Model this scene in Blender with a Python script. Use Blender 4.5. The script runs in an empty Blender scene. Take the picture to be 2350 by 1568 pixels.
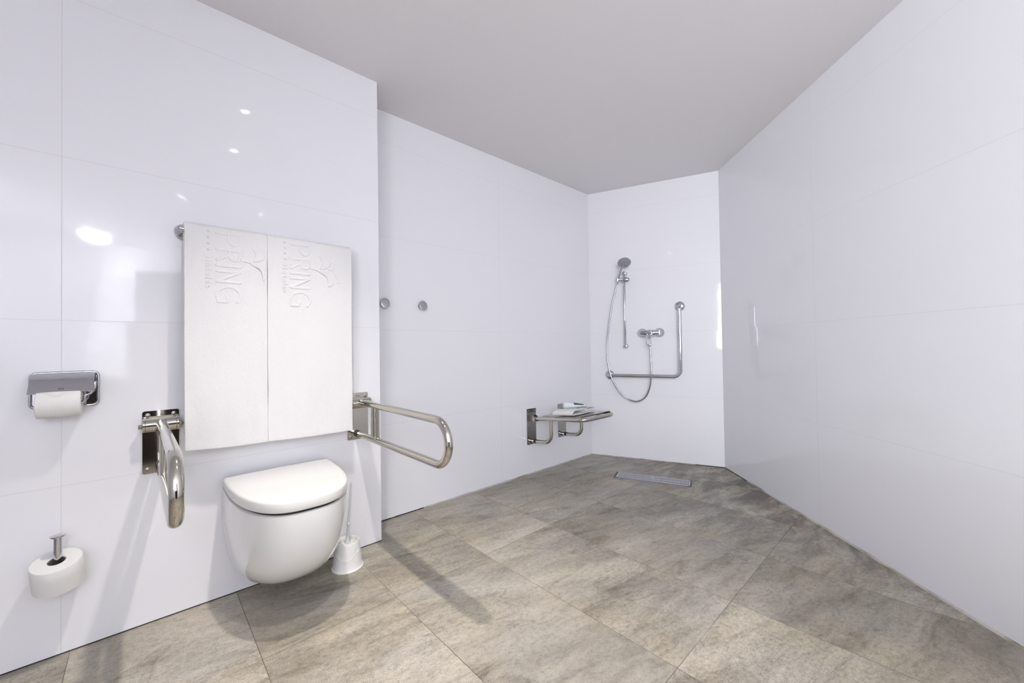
import bpy, bmesh, math, random
from mathutils import Vector, Matrix, noise
random.seed(7)
PI = math.pi
S = bpy.context.scene
C = S.collection

# ---------------------------------------------------------------- camera, world, lights, exposure
cam_d = bpy.data.cameras.new('camera'); cam = bpy.data.objects.new('camera', cam_d); C.objects.link(cam)
S.camera = cam
CAM_H, F_PX, PITCH, ROLL, YAW = 1.0767, 911.105, 0.0148, -0.0152, 0.8295
cam_d.sensor_width = 36.0; cam_d.lens = F_PX * 36.0 / 2350.0; cam_d.clip_start = 0.02
fw = Vector((-math.sin(YAW), math.cos(YAW), 0)); rt = Vector((math.cos(YAW), math.sin(YAW), 0)); up = Vector((0, 0, 1))
f2 = fw * math.cos(PITCH) + up * math.sin(PITCH); u2 = up * math.cos(PITCH) - fw * math.sin(PITCH)
r3 = rt * math.cos(ROLL) + u2 * math.sin(ROLL); u3 = u2 * math.cos(ROLL) - rt * math.sin(ROLL)
M = Matrix((r3, u3, -f2)).transposed().to_4x4(); M.translation = Vector((0, 0, CAM_H))
cam.matrix_world = M

w = bpy.data.worlds.new('world'); S.world = w; w.use_nodes = True
w.node_tree.nodes['Background'].inputs[0].default_value = (0.75, 0.82, 1.0, 1)
w.node_tree.nodes['Background'].inputs[1].default_value = 1.0
S.view_settings.view_transform = 'Standard'; S.view_settings.look = 'None'
S.view_settings.gamma = 1.0; S.view_settings.use_curve_mapping = False
S.view_settings.exposure = 0.55

def disc_light(name, loc, size, power, col, spread=180):
    l = bpy.data.lights.new(name, 'AREA'); l.shape = 'DISK'; l.size = size; l.energy = power; l.color = col
    l.spread = math.radians(spread)
    o = bpy.data.objects.new(name, l); o.location = loc; C.objects.link(o); return o
WARM = (1.0, 0.94, 0.87); COOL = (0.86, 0.90, 1.0)
def spot(loc, power):
    l = bpy.data.lights.new('ceiling_spot', 'SPOT'); l.energy = power; l.color = WARM; l.shadow_soft_size = .03
    l.spot_size = math.radians(78); l.spot_blend = 1.0
    o = bpy.data.objects.new('ceiling_spot', l); o.location = loc; C.objects.link(o)
SPOTS = [(-1.355, 0.46, 92), (-0.70, 0.49, 64), (0.66, 0.22, 30), (0.70, 0.88, 30)]
for x, y, e in SPOTS: spot((x, y, 2.575), e)
disc_light('vanity_lamp', (2.45, -0.50, 2.50), 0.20, 14, COOL)
# unseen fill light added behind the camera, in front of the closed rear wall
dl = bpy.data.lights.new('rear_fill_light', 'AREA'); dl.shape = 'RECTANGLE'; dl.size = 1.9; dl.size_y = 1.5; dl.spread = math.radians(125)
dl.energy = 84; dl.color = (0.92, 0.945, 1.0)
dlo = bpy.data.objects.new('rear_fill_light', dl); dlo.location = (2.02, -1.96, 1.75)
dlo.rotation_euler = (PI/2, 0, 0); C.objects.link(dlo)

# ---------------------------------------------------------------- plan of the room (metres)
A = -2.1665            # left wall plane
B = -2.4052            # recessed wall plane
Y1 = 0.9655            # end of the left wall block
H = 2.605
C1 = Vector((B, 3.2656)); C2 = Vector((-1.3207, 3.7002))
ET = (C2 - C1).normalized(); EN = Vector((ET.y, -ET.x))
ER = Vector((math.sin(0.7929), -math.cos(0.7929)))
D1 = C2 + ER * 6.0; YR = -2.0; XR = D1.x
def BW(t, o, z):
    p = C1 + ET * t + EN * o; return Vector((p.x, p.y, z))

# ---------------------------------------------------------------- material helpers
def mat(name, col=(.8, .8, .8), rough=.5, metal=0.0, coat=0.0, spec=None):
    m = bpy.data.materials.new(name); m.use_nodes = True
    b = m.node_tree.nodes['Principled BSDF']
    b.inputs['Base Color'].default_value = (*col, 1); b.inputs['Roughness'].default_value = rough
    b.inputs['Metallic'].default_value = metal
    if coat: b.inputs['Coat Weight'].default_value = coat; b.inputs['Coat Roughness'].default_value = .03
    if spec is not None: b.inputs['Specular IOR Level'].default_value = spec
    return m
class NT:
    def __init__(s, m): s.t = m.node_tree; s.b = s.t.nodes['Principled BSDF']
    def n(s, typ, **kw):
        nd = s.t.nodes.new(typ)
        for k, v in kw.items(): setattr(nd, k, v)
        return nd
    def l(s, a, b): s.t.links.new(a, b)
    def m(s, op, a, b=None, c=None, clamp=False):
        nd = s.n('ShaderNodeMath', operation=op); nd.use_clamp = clamp
        for i, v in enumerate((a, b, c)):
            if v is None: continue
            if hasattr(v, 'is_output'): s.l(v, nd.inputs[i])
            else: nd.inputs[i].default_value = v
        return nd.outputs[0]
    def comb(s, x, y, z=0.0):
        nd = s.n('ShaderNodeCombineXYZ')
        for i, v in enumerate((x, y, z)):
            if hasattr(v, 'is_output'): s.l(v, nd.inputs[i])
            else: nd.inputs[i].default_value = v
        return nd.outputs[0]
    def noise(s, vec, scale, detail=4, rough=.55, dist=0.0):
        nd = s.n('ShaderNodeTexNoise'); s.l(vec, nd.inputs['Vector'])
        nd.inputs['Scale'].default_value = scale; nd.inputs['Detail'].default_value = detail
        nd.inputs['Roughness'].default_value = rough; nd.inputs['Distortion'].default_value = dist
        return nd.outputs['Fac']
    def ramp(s, f, stops):
        nd = s.n('ShaderNodeValToRGB'); s.l(f, nd.inputs[0]); cr = nd.color_ramp
        while len(cr.elements) < len(stops): cr.elements.new(.5)
        for e, (p, c) in zip(cr.elements, stops):
            e.position = p; e.color = (*c, 1) if len(c) == 3 else c
        return nd.outputs[0]
    def mix(s, f, a, b, mode='MIX'):
        nd = s.n('ShaderNodeMix', data_type='RGBA', blend_type=mode)
        for i, v in ((0, f), (6, a), (7, b)):
            if hasattr(v, 'is_output'): s.l(v, nd.inputs[i])
            elif i == 0: nd.inputs[0].default_value = v
            else: nd.inputs[i].default_value = (*v, 1)
        return nd.outputs[2]
    def bump(s, h, strength, dist=.01):
        nd = s.n('ShaderNodeBump'); s.l(h, nd.inputs['Height']); nd.inputs['Strength'].default_value = strength
        nd.inputs['Distance'].default_value = dist; s.l(nd.outputs[0], s.b.inputs['Normal'])

def tile_material():
    m = mat('glossy_white_wall_tile', (.84, .84, .90), .07)
    k = NT(m); uv = k.n('ShaderNodeUVMap'); sx = k.n('ShaderNodeSeparateXYZ'); k.l(uv.outputs[0], sx.inputs[0])
    U = k.m('DIVIDE', sx.outputs[0], 1.2); V = k.m('DIVIDE', sx.outputs[1], .6)
    du = k.m('MULTIPLY', k.m('PINGPONG', U, .5), 1.2); dv = k.m('MULTIPLY', k.m('PINGPONG', V, .5), .6)
    ju = k.m('LESS_THAN', du, .0013); jv = k.m('LESS_THAN', dv, .0010)
    j = k.m('MAXIMUM', ju, jv)
    c = k.mix(j, (.862, .860, .892), (.73, .715, .72))
    k.l(c, k.b.inputs['Base Color'])
    k.l(k.m('MULTIPLY_ADD', j, .5, .05), k.b.inputs['Roughness'])
    wn = k.n('ShaderNodeTexWhiteNoise'); wn.noise_dimensions = '3D'
    k.l(k.comb(k.m('FLOOR', U), k.m('FLOOR', V), 3.0), wn.inputs[0])
    v1 = k.n('ShaderNodeVectorMath', operation='SUBTRACT'); k.l(wn.outputs['Color'], v1.inputs[0]); v1.inputs[1].default_value = (.5, .5, .5)
    v2 = k.n('ShaderNodeVectorMath', operation='SCALE'); k.l(v1.outputs[0], v2.inputs[0]); v2.inputs['Scale'].default_value = .012
    g = k.n('ShaderNodeNewGeometry')
    v3 = k.n('ShaderNodeVectorMath', operation='ADD'); k.l(v2.outputs[0], v3.inputs[0]); k.l(g.outputs['Normal'], v3.inputs[1])
    v4 = k.n('ShaderNodeVectorMath', operation='NORMALIZE'); k.l(v3.outputs[0], v4.inputs[0])
    # very slight surface waviness of the polished glaze
    nz = k.noise(uv.outputs[0], 6.0, 2); bp = k.n('ShaderNodeBump'); k.l(nz, bp.inputs['Height'])
    bp.inputs['Strength'].default_value = .06; bp.inputs['Distance'].default_value = .01
    k.l(v4.outputs[0], bp.inputs['Normal']); k.l(bp.outputs[0], k.b.inputs['Normal'])
    return m

def floor_material():
    m = mat('grey_beige_stone_floor_tile', (.4, .37, .33), .45)
    k = NT(m); tc = k.n('ShaderNodeTexCoord'); mp = k.n('ShaderNodeMapping', vector_type='TEXTURE')
    k.l(tc.outputs['Object'], mp.inputs[0])
    mp.inputs['Location'].default_value = (-1.6377, 1.2919, 0); mp.inputs['Rotation'].default_value = (0, 0, .0054)
    sx = k.n('ShaderNodeSeparateXYZ'); k.l(mp.outputs[0], sx.inputs[0]); X, Y = sx.outputs[0], sx.outputs[1]
    U = k.m('DIVIDE', X, 1.0114); V = k.m('DIVIDE', Y, .5002)
    fu, fv = k.m('FLOOR', U), k.m('FLOOR', V)
    du = k.m('MULTIPLY', k.m('PINGPONG', U, .5), 1.0114); dv = k.m('MULTIPLY', k.m('PINGPONG', V, .5), .5002)
    wn = k.n('ShaderNodeTexWhiteNoise'); wn.noise_dimensions = '3D'; k.l(k.comb(fu, fv, 1.0), wn.inputs[0])
    off = k.n('ShaderNodeVectorMath', operation='SCALE'); k.l(wn.outputs['Color'], off.inputs[0]); off.inputs['Scale'].default_value = 13.0
    def st(ax, ay, rot=0.0):
        r = k.n('ShaderNodeVectorRotate', rotation_type='Z_AXIS'); k.l(mp.outputs[0], r.inputs['Vector']); r.inputs['Angle'].default_value = rot
        q = k.n('ShaderNodeVectorMath', operation='MULTIPLY'); k.l(r.outputs[0], q.inputs[0]); q.inputs[1].default_value = (ax, ay, 1)
        a = k.n('ShaderNodeVectorMath', operation='ADD'); k.l(q.outputs[0], a.inputs[0]); k.l(off.outputs[0], a.inputs[1]); return a.outputs[0]
    big = k.noise(st(3.2, 1.1, .25), 1.0, 5, .62, .6)
    stre = k.noise(st(15, 3.6, .2), 1.0, 6, .66, .5)
    grain = k.noise(st(1, 1), 260, 2, .7)
    fine = k.noise(st(75, 45, .2), 1.0, 4, .72)
    c = k.ramp(big, [(.26, (.215, .194, .158)), (.42, (.325, .301, .254)), (.58, (.415, .389, .332)), (.74, (.51, .481, .412))])
    s1 = k.ramp(stre, [(.30, (.56, .545, .52)), (.47, (.92, .915, .90)), (.72, (1.13, 1.13, 1.12))])
    c = k.mix(1.0, c, s1, 'MULTIPLY')
    s2 = k.ramp(fine, [(.33, (.72, .71, .69)), (.5, (1, 1, 1)), (.7, (1.13, 1.13, 1.13))])
    c = k.mix(1.0, c, s2, 'MULTIPLY')
    s3 = k.ramp(grain, [(.3, (.70, .70, .70)), (.5, (1, 1, 1)), (.7, (1.25, 1.25, 1.24))])
    c = k.mix(1.0, c, s3, 'MULTIPLY')
    # warm and cool patches
    hue = k.noise(st(2.0, 2.0), 1.3, 2)
    c = k.mix(1.0, c, k.ramp(hue, [(.35, (1.05, 1.0, .92)), (.65, (1.0, .99, 1.01))]), 'MULTIPLY')
    tv = k.m('MULTIPLY_ADD', wn.outputs['Value'], .16, .92)
    c = k.mix(1.0, c, k.comb(tv, tv, tv), 'MULTIPLY')
    # cleft veins: thin contour of a wide noise, only here and there
    vn = k.noise(st(1.6, .8, .35), 1.5, 3, .45, .3)
    vd = k.m('ABSOLUTE', k.m('SUBTRACT', vn, .52))
    gate = k.m('GREATER_THAN', k.noise(st(1.2, 1.2), 1.7, 1), .50)
    vein = k.m('MULTIPLY', k.m('LESS_THAN', vd, k.m('MULTIPLY', k.noise(st(30, 30), 1.0, 2), .004)), gate)
    c = k.mix(k.m('MULTIPLY', vein, .28), c, (.115, .085, .055))
    step = k.m('MULTIPLY', k.m('GREATER_THAN', vn, .52), .13)
    c = k.mix(step, c, (.60, .57, .52))
    # dirt in the wet zone along the far right
    tcw = k.n('ShaderNodeSeparateXYZ'); k.l(tc.outputs['Object'], tcw.inputs[0])
    nx, ny = ER.y, -ER.x
    dist = k.m('ABSOLUTE', k.m('ADD', k.m('MULTIPLY', k.m('SUBTRACT', tcw.outputs[0], C2.x), nx), k.m('MULTIPLY', k.m('SUBTRACT', tcw.outputs[1], C2.y), ny)))
    near = k.m('SUBTRACT', 1.0, k.m('DIVIDE', dist, 1.15), clamp=True)
    wet = k.m('MULTIPLY', near, k.m('SUBTRACT', k.m('MULTIPLY', tcw.outputs[1], .8), 1.55, clamp=True))
    dn = k.ramp(k.noise(st(7, 3), 1.0, 7, .72, .6), [(.42, (0, 0, 0)), (.62, (1, 1, 1))])
    dirt = k.m('MULTIPLY', k.m('MULTIPLY', wet, dn), 1.25, clamp=True)
    c = k.mix(k.m('MINIMUM', dirt, .75), c, (.095, .080, .075))
    # joints, some darker than others
    jn = k.noise(tc.outputs['Object'], 2.2, 2)
    wj = k.m('MULTIPLY_ADD', jn, .0012, .0003)
    j = k.m('MAXIMUM', k.m('LESS_THAN', du, wj), k.m('LESS_THAN', dv, wj))
    jc = k.ramp(k.noise(tc.outputs['Object'], 1.6, 2), [(.40, (.05, .042, .034)), (.56, (.12, .10, .085)), (.66, (.30, .28, .25))])
    c = k.mix(j, c, jc)
    k.l(c, k.b.inputs['Base Color'])
    k.l(k.m('MULTIPLY_ADD', grain, .25, .34), k.b.inputs['Roughness'])
    hgt = k.m('ADD', k.m('ADD', k.m('MULTIPLY', stre, .6), k.m('MULTIPLY', fine, .5)), k.m('ADD', k.m('MULTIPLY', grain, .35), k.m('MULTIPLY', step, 3.0)))
    hgt = k.m('SUBTRACT', hgt, k.m('MULTIPLY', j, 1.0))
    k.bump(hgt, .5, .004)
    return m

TILE = tile_material(); FLOOR = floor_material()
CEIL = mat('matt_ceiling_paint', (.86, .84, .85), .9)
CHROME = mat('polished_chrome', (.56, .56, .60), .04, 1.0)
STEEL = mat('polished_stainless_steel', (.53, .505, .455), .07, 1.0)
STEELB = mat('satin_stainless_steel', (.36, .35, .335), .20, 1.0)
GREYCH = mat('satin_chrome_knob', (.50, .50, .53), .16, 1.0)
PORC = mat('white_glazed_porcelain', (.77, .765, .755), .05, 0, .6)
LIDM = mat('white_glossy_seat_plastic', (.76, .755, .735), .10)
PLAST = mat('white_plastic', (.80, .79, .78), .35)
PGREY = mat('pale_grey_plastic', (.58, .60, .61), .35)
BLACK = mat('black_rubber', (.012, .012, .013), .5)
DARK = mat('dark_shadow_gap', (.02, .017, .015), .8)
PAPER = mat('white_tissue_paper', (.80, .79, .77), .95)
GRATE = mat('grey_grate_plastic', (.50, .50, .555), .45)
SEAL = mat('aged_beige_sealant', (.46, .43, .37), .6)
ks = NT(SEAL); tcs = ks.n('ShaderNodeTexCoord')
ks.l(ks.ramp(ks.noise(tcs.outputs['Object'], 5.5, 4, .65), [(.28, (.06, .05, .035)), (.40, (.33, .30, .23)), (.54, (.52, .50, .46))]), ks.b.inputs['Base Color'])
SPRAY = mat('grey_spray_face', (.30, .31, .36), .4)
GREEN = mat('dark_green_print', (.01, .055, .04), .35)
BOTL = mat('white_tube_plastic', (.80, .83, .88), .25)
PRINT = mat('dark_engraved_print', (.06, .06, .06), .5)
WOOD = mat('dark_brown_door_wood', (.020, .012, .008), .5)
def terry():
    m = mat('white_terry_cloth', (.84, .83, .83), 1.0); k = NT(m)
    k.b.inputs['Sheen Weight'].default_value = .25; k.b.inputs['Specular IOR Level'].default_value = .1
    tc = k.n('ShaderNodeTexCoord')
    a = k.noise(tc.outputs['Object'], 260, 3, .7); b = k.noise(tc.outputs['Object'], 38, 3, .6)
    k.bump(k.m('ADD', a, k.m('MULTIPLY', b, .9)), .7, .003); return m
TERRY = terry()
def paperbump():
    k = NT(PAPER); tc = k.n('ShaderNodeTexCoord'); k.bump(k.noise(tc.outputs['Object'], 60, 3, .6), .25, .003)
paperbump()
def hose_mat():
    m = mat('ribbed_chrome_hose', (.55, .55, .58), .2, 1.0); k = NT(m)
    uv = k.n('ShaderNodeUVMap'); sx = k.n('ShaderNodeSeparateXYZ'); k.l(uv.outputs[0], sx.inputs[0])
    wv = k.m('SINE', k.m('MULTIPLY', sx.outputs[1], 2 * PI / .005))
    k.l(k.ramp(k.m('MULTIPLY_ADD', wv, .5, .5), [(.15, (.22, .22, .25)), (.7, (.50, .50, .55))]), k.b.inputs['Base Color'])
    return m
HOSE = hose_mat()

# ---------------------------------------------------------------- mesh helpers (world coordinates)
def root_loc(p):
    v = Vector((0, 0, 0))
    while p is not None: v += p.location; p = p.parent
    return v
def obj(name, bm, m, parent=None, smooth=True, loc=None, label=None, autosmooth=40):
    me = bpy.data.meshes.new(name)
    L = root_loc(parent) if parent is not None else (Vector(loc) if loc is not None else Vector((0, 0, 0)))
    bmesh.ops.recalc_face_normals(bm, faces=bm.faces) if not getattr(bm, 'keep', False) else None
    for v in bm.verts: v.co -= L
    if smooth:
        for f in bm.faces: f.smooth = True
        ca = math.radians(autosmooth)
        for e in bm.edges:
            if len(e.link_faces) == 2 and e.calc_face_angle(0) > ca: e.smooth = False
    bm.to_mesh(me); bm.free(); me.materials.append(m)
    o = bpy.data.objects.new(name, me); C.objects.link(o)
    if parent is not None: o.parent = parent
    else: o.location = L
    if label: o['label'] = label
    if name in ('wall_plate', 'backplate', 'seat_panel', 'hinge_barrel', 'hinge_bracket', 'body', 'worktop', 'door', 'lid_hinge'):
        wn_ = o.modifiers.new('weighted', 'WEIGHTED_NORMAL'); wn_.keep_sharp = True; wn_.weight = 100
    return o
def thing(name, label, cat, loc, group=None):
    o = bpy.data.objects.new(name, None); C.objects.link(o); o.location = loc; o.empty_display_size = .05
    o['label'] = label; o['category'] = cat
    if group: o['group'] = group
    return o
def tag(o, label, cat, group=None):
    o['label'] = label; o['category'] = cat
    if group: o['group'] = group
    return o
def frame_of(d):
    d = d.normalized(); a = Vector((0, 0, 1)) if abs(d.z) < .9 else Vector((1, 0, 0))
    x = d.cross(a).normalized(); return x, d.cross(x).normalized()
def fillet(pts, r, n=10):
    pts = [Vector(p) for p in pts]; rs = r if isinstance(r, (list, tuple)) else [r] * len(pts)
    out = [pts[0]]
    for i in range(1, len(pts) - 1):
        p, a, b = pts[i], (pts[i-1] - pts[i]).normalized(), (pts[i+1] - pts[i]).normalized()
        ang = a.angle(b); t = rs[i] / math.tan(ang / 2)
        t = min(t, (pts[i-1]-p).length * .499 if i > 1 else (pts[i-1]-p).length * .98, (pts[i+1]-p).length * .499 if i < len(pts) - 2 else (pts[i+1]-p).length * .98)
        rr = t * math.tan(ang / 2); cc = p + (a + b).normalized() * (rr / math.sin(ang / 2))
        v0 = p + a * t - cc; v1 = p + b * t - cc; tot = v0.angle(v1); ax = v0.cross(v1).normalized()
        for k in range(n + 1): out.append(cc + Matrix.Rotation(tot * k / n, 3, ax) @ v0)
    out.append(pts[-1]); return out
def catmull(pts, n=12):
    pts = [Vector(p) for p in pts]; P = [pts[0] * 2 - pts[1]] + pts + [pts[-1] * 2 - pts[-2]]; out = []
    for i in range(1, len(P) - 2):
        for k in range(n):
            t = k / n; a, b, c, d = P[i-1], P[i], P[i+1], P[i+2]
            out.append(.5 * ((2 * b) + (c - a) * t + (2*a - 5*b + 4*c - d) * t*t + (3*b - a - 3*c + d) * t**3))
    out.append(pts[-1]); return out
def tube(bm, pts, r, seg=20, cap=True, squash=None, roundcap=False):
    pts = [Vector(p) for p in pts]; q = [pts[0]]
    for p in pts[1:]:
        if (p - q[-1]).length > 1e-6: q.append(p)
    pts = q; n = len(pts); uvl = bm.loops.layers.uv.verify()
    tg = [(pts[min(i+1, n-1)] - pts[max(i-1, 0)]).normalized() for i in range(n)]
    x, y = frame_of(tg[0]); rings = []; ln = [0]
    for i in range(1, n): ln.append(ln[-1] + (pts[i] - pts[i-1]).length)
    rs = list(r) if isinstance(r, (list, tuple)) else [r] * n
    if roundcap and not isinstance(r, (list, tuple)):
        pts = [pts[0] - tg[0]*r*.98, pts[0] - tg[0]*r*.7] + pts + [pts[-1] + tg[-1]*r*.7, pts[-1] + tg[-1]*r*.98]
        tg = [tg[0]]*2 + tg + [tg[-1]]*2; rs = [r*.25, r*.72] + rs + [r*.72, r*.25]; n += 4
        ln = [0, 0] + ln + [ln[-1]]*2
    for i in range(n):
        x = (x - tg[i] * x.dot(tg[i])).normalized(); y = tg[i].cross(x)
        ring = []
        for k in range(seg):
            v = x * math.cos(2*PI*k/seg) * rs[i] + y * math.sin(2*PI*k/seg) * rs[i]
            if squash: a, s = squash; v = v - a * v.dot(a) * (1 - s)
            ring.append(bm.verts.new(pts[i] + v))
        rings.append(ring)
    for i in range(n - 1):
        for k in range(seg):
            f = bm.faces.new((rings[i][k], rings[i][(k+1) % seg], rings[i+1][(k+1) % seg], rings[i+1][k]))
            for lp, (a, b) in zip(f.loops, ((k, i), (k+1, i), (k+1, i+1), (k, i+1))): lp[uvl].uv = (a/seg, ln[b])
    if cap: bm.faces.new(rings[0][::-1]); bm.faces.new(rings[-1])
    return bm
def lathe(bm, o, ax, prof, seg=40):
    """prof: list of (distance along ax, radius)"""
    o = Vector(o); ax = Vector(ax).normalized(); x, y = frame_of(ax); rings = []
    for h, r in prof:
        if r < 1e-6: rings.append([bm.verts.new(o + ax * h)])
        else: rings.append([bm.verts.new(o + ax*h + (x*math.cos(2*PI*k/seg) + y*math.sin(2*PI*k/seg)) * r) for k in range(seg)])
    for a, b in zip(rings, rings[1:]):
        for k in range(seg):
            k2 = (k+1) % seg
            if len(a) == 1 and len(b) == 1: continue
            if len(a) == 1: bm.faces.new((a[0], b[k2], b[k]))
            elif len(b) == 1: bm.faces.new((a[k], a[k2], b[0]))
            else: bm.faces.new((a[k], a[k2], b[k2], b[k]))
    return bm
def box(bm, lo, hi, bev=0.0, seg=2, M=None):
    lo, hi = Vector(lo), Vector(hi)
    t = bmesh.new(); bmesh.ops.create_cube(t, size=1)
    for v in t.verts: v.co = Vector([(lo[i] + hi[i]) / 2 + v.co[i] * (hi[i] - lo[i]) for i in range(3)])
    if bev: bmesh.ops.bevel(t, geom=t.edges[:], offset=bev, segments=seg, affect='EDGES', profile=.5)
    if M is not None: bmesh.ops.transform(t, matrix=M, verts=t.verts)
    me = bpy.data.meshes.new('t'); t.to_mesh(me); t.free(); bm.from_mesh(me); bpy.data.meshes.remove(me); return bm
def poly_prism(bm, pts, d, bev=0.0, seg=2):
    """flat polygon (world points) pushed along vector d"""
    t = bmesh.new(); d = Vector(d)
    a = [t.verts.new(Vector(p)) for p in pts]; b = [t.verts.new(Vector(p) + d) for p in pts]; n = len(pts)
    t.faces.new(a); t.faces.new(b[::-1])
    for i in range(n): t.faces.new((a[i], b[i], b[(i+1) % n], a[(i+1) % n]))
    if bev:
        es = [e for e in t.edges if all(v in b for v in e.verts)]
        bmesh.ops.bevel(t, geom=es, offset=bev, segments=seg, affect='EDGES', profile=.5)
    me = bpy.data.meshes.new('t'); t.to_mesh(me); t.free(); bm.from_mesh(me); bpy.data.meshes.remove(me); return bm
def rrect(w0, w1, h0, h1, r, n=6):
    out = []
    for cx, cy, a0 in ((w1-r, h0+r, -PI/2), (w1-r, h1-r, 0), (w0+r, h1-r, PI/2), (w0+r, h0+r, PI)):
        for k in range(n+1): a = a0 + PI/2*k/n; out.append((cx + r*math.cos(a), cy + r*math.sin(a)))
    return out
NB = bmesh.new

# ---------------------------------------------------------------- room shell
def wall(name, P, Q, u0, out, thick=.12, m=None, z0=0, z1=H):
    """inner face from plan point P to Q; u0 = joint coordinate of P; out = outward unit vector"""
    bm = NB(); uvl = bm.loops.layers.uv.verify(); P, Q, out = Vector(P), Vector(Q), Vector(out)
    L = (Q - P).length
    v = {}
    for i, p in enumerate((P, Q, Q + out*thick, P + out*thick)):
        for z in (z0, z1): v[i, z] = bm.verts.new((p.x, p.y, z))
    def F(*ks):
        f = bm.faces.new([v[k] for k in ks])
        for lp, k in zip(f.loops, ks):
            i, z = k; s = (0 if i in (0, 3) else L); lp[uvl].uv = (u0 + s + (thick if i > 1 else 0), z)
    F((0, z0), (1, z0), (1, z1), (0, z1)); F((3, z0), (3, z1), (2, z1), (2, z0))
    F((0, z0), (0, z1), (3, z1), (3, z0)); F((1, z0), (2, z0), (2, z1), (1, z1))
    F((0, z1), (1, z1), (2, z1), (3, z1)); F((0, z0), (3, z0), (2, z0), (1, z0))
    o = obj(name, bm, m or TILE, smooth=False); o['kind'] = 'structure'; return o
wall('wall_left', (A, YR), (A, Y1), YR + .2333 + 12, (-1, 0), thick=A - B + .0)
wall('wall_recess', (B, Y1 - .3), (B, C1.y), Y1 - .3 - 2.0749 + 12, (-1, 0))
wall('wall_back', C1, C2, .016, (-EN.x, -EN.y))
wall('wall_right', C2, D1, 1.2 - 1.1233 + 12, (-ER.y, ER.x))
wall('wall_far', (XR, D1.y), (XR, YR), .4, (1, 0))
# rear wall, behind the camera
def struct(name, bm, m, smooth=False):
    o = obj(name, bm, m, smooth=smooth); o['kind'] = 'structure'; return o
wall('wall_rear', (XR, YR), (A - .12, YR), .3, (0, -1))
poly = [(A - .3, YR - .1), (A - .3, Y1 + .2), (B - .1, Y1), (B - .1, C1.y + .06), (C2.x - .05, C2.y + .1), (C2.x + .1, C2.y + .06), (XR + .1, D1.y + .02), (XR + .1, YR - .1)]
bm = NB(); poly_prism(bm, [(x, y, 0) for x, y in poly], (0, 0, -.12)); struct('floor', bm, FLOOR)
bm = NB(); poly_prism(bm, [(x, y, H) for x, y in poly], (0, 0, .12)); struct('ceiling', bm, CEIL)
# dark wooden door at the near end of the diagonal wall, seen only in reflections
bm = NB(); dn_ = Vector((ER.y, -ER.x)); p_, q_ = C2 + ER * 4.35, C2 + ER * 5.45
poly_prism(bm, [(p_.x, p_.y, .004), (q_.x, q_.y, .004), (q_.x, q_.y, 2.12), (p_.x, p_.y, 2.12)], (dn_.x * .03, dn_.y * .03, 0))
struct('door_1', bm, WOOD)
# sealant beads and the dark gap along the wall feet
def strip(name, P, Q, nrm, out, h, m, jag=.0):
    P, Q, nrm = Vector(P), Vector(Q), Vector(nrm); n = 40; bm = NB(); prev = None
    for i in range(n + 1):
        p = P.lerp(Q, i / n); j = 1 + jag * noise.noise(Vector((i * .6, 3.1, 0)))
        a = [bm.verts.new((p.x + nrm.x*o_*j, p.y + nrm.y*o_*j, z*j)) for o_, z in ((.0003, h), (out*.7, h*.55), (out, .0002), (.0003, .0002))]
        if prev:
            for k in range(4): bm.faces.new((prev[k], prev[(k+1) % 4], a[(k+1) % 4], a[k]))
        else: bm.faces.new(a)
        prev = a
    bm.faces.new(prev[::-1]); return struct(name, bm, m, True)
strip('trim_1', (A, YR), (A, Y1), (1, 0), .0015, .004, DARK)
strip('trim_2', (B, Y1), (B, 1.37), (1, 0), .002, .006, DARK, .5)
strip('trim_3', (B, 1.37), (B, C1.y), (1, 0), .008, .008, SEAL, .5)
strip('trim_4', C1, C1.lerp(C2, .80), EN, .005, .005, SEAL, .8)
strip('trim_5', C1.lerp(C2, .80), C2, EN, .003, .005, DARK)
NR = Vector((ER.y, -ER.x))
strip('trim_6', C2, C2 + ER*.35, NR, .004, .005, DARK, .5)
strip('trim_7', C2 + ER*.35, D1, NR, .007, .009, SEAL, .7)

# dark wood vanity cabinet opposite the toilet, outside the frame; the grab bar plate and the paper holder mirror it
vc = thing('vanity_cabinet', 'dark brown wooden vanity cabinet opposite the toilet, mirrored in the left grab bar plate', 'cabinet', (1.06, -.12, 0))
bm = NB(); box(bm, (0.80, -.62, .10), (1.32, .36, .80), .004); box(bm, (0.85, -.58, .001), (1.30, .32, .10)); obj('body', bm, WOOD, vc)
bm = NB(); box(bm, (0.78, -.64, .801), (1.34, .38, .832), .004); obj('worktop', bm, mat('dark_stone_worktop', (.10, .09, .08), .25), vc)
for y0_, y1_ in ((-.610, -.135), (-.125, .350)):
    bm = NB(); box(bm, (0.782, y0_, .11), (0.799, y1_, .79), .003); dd = obj('door', bm, WOOD, vc)
    bm = NB(); ym = -.16 if y0_ < -.3 else -.10
    tube(bm, [(0.781, ym, .48), (0.762, ym, .48), (0.762, ym, .62), (0.781, ym, .62)], .005, 10); obj('handle', bm, STEEL, dd)

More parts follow.
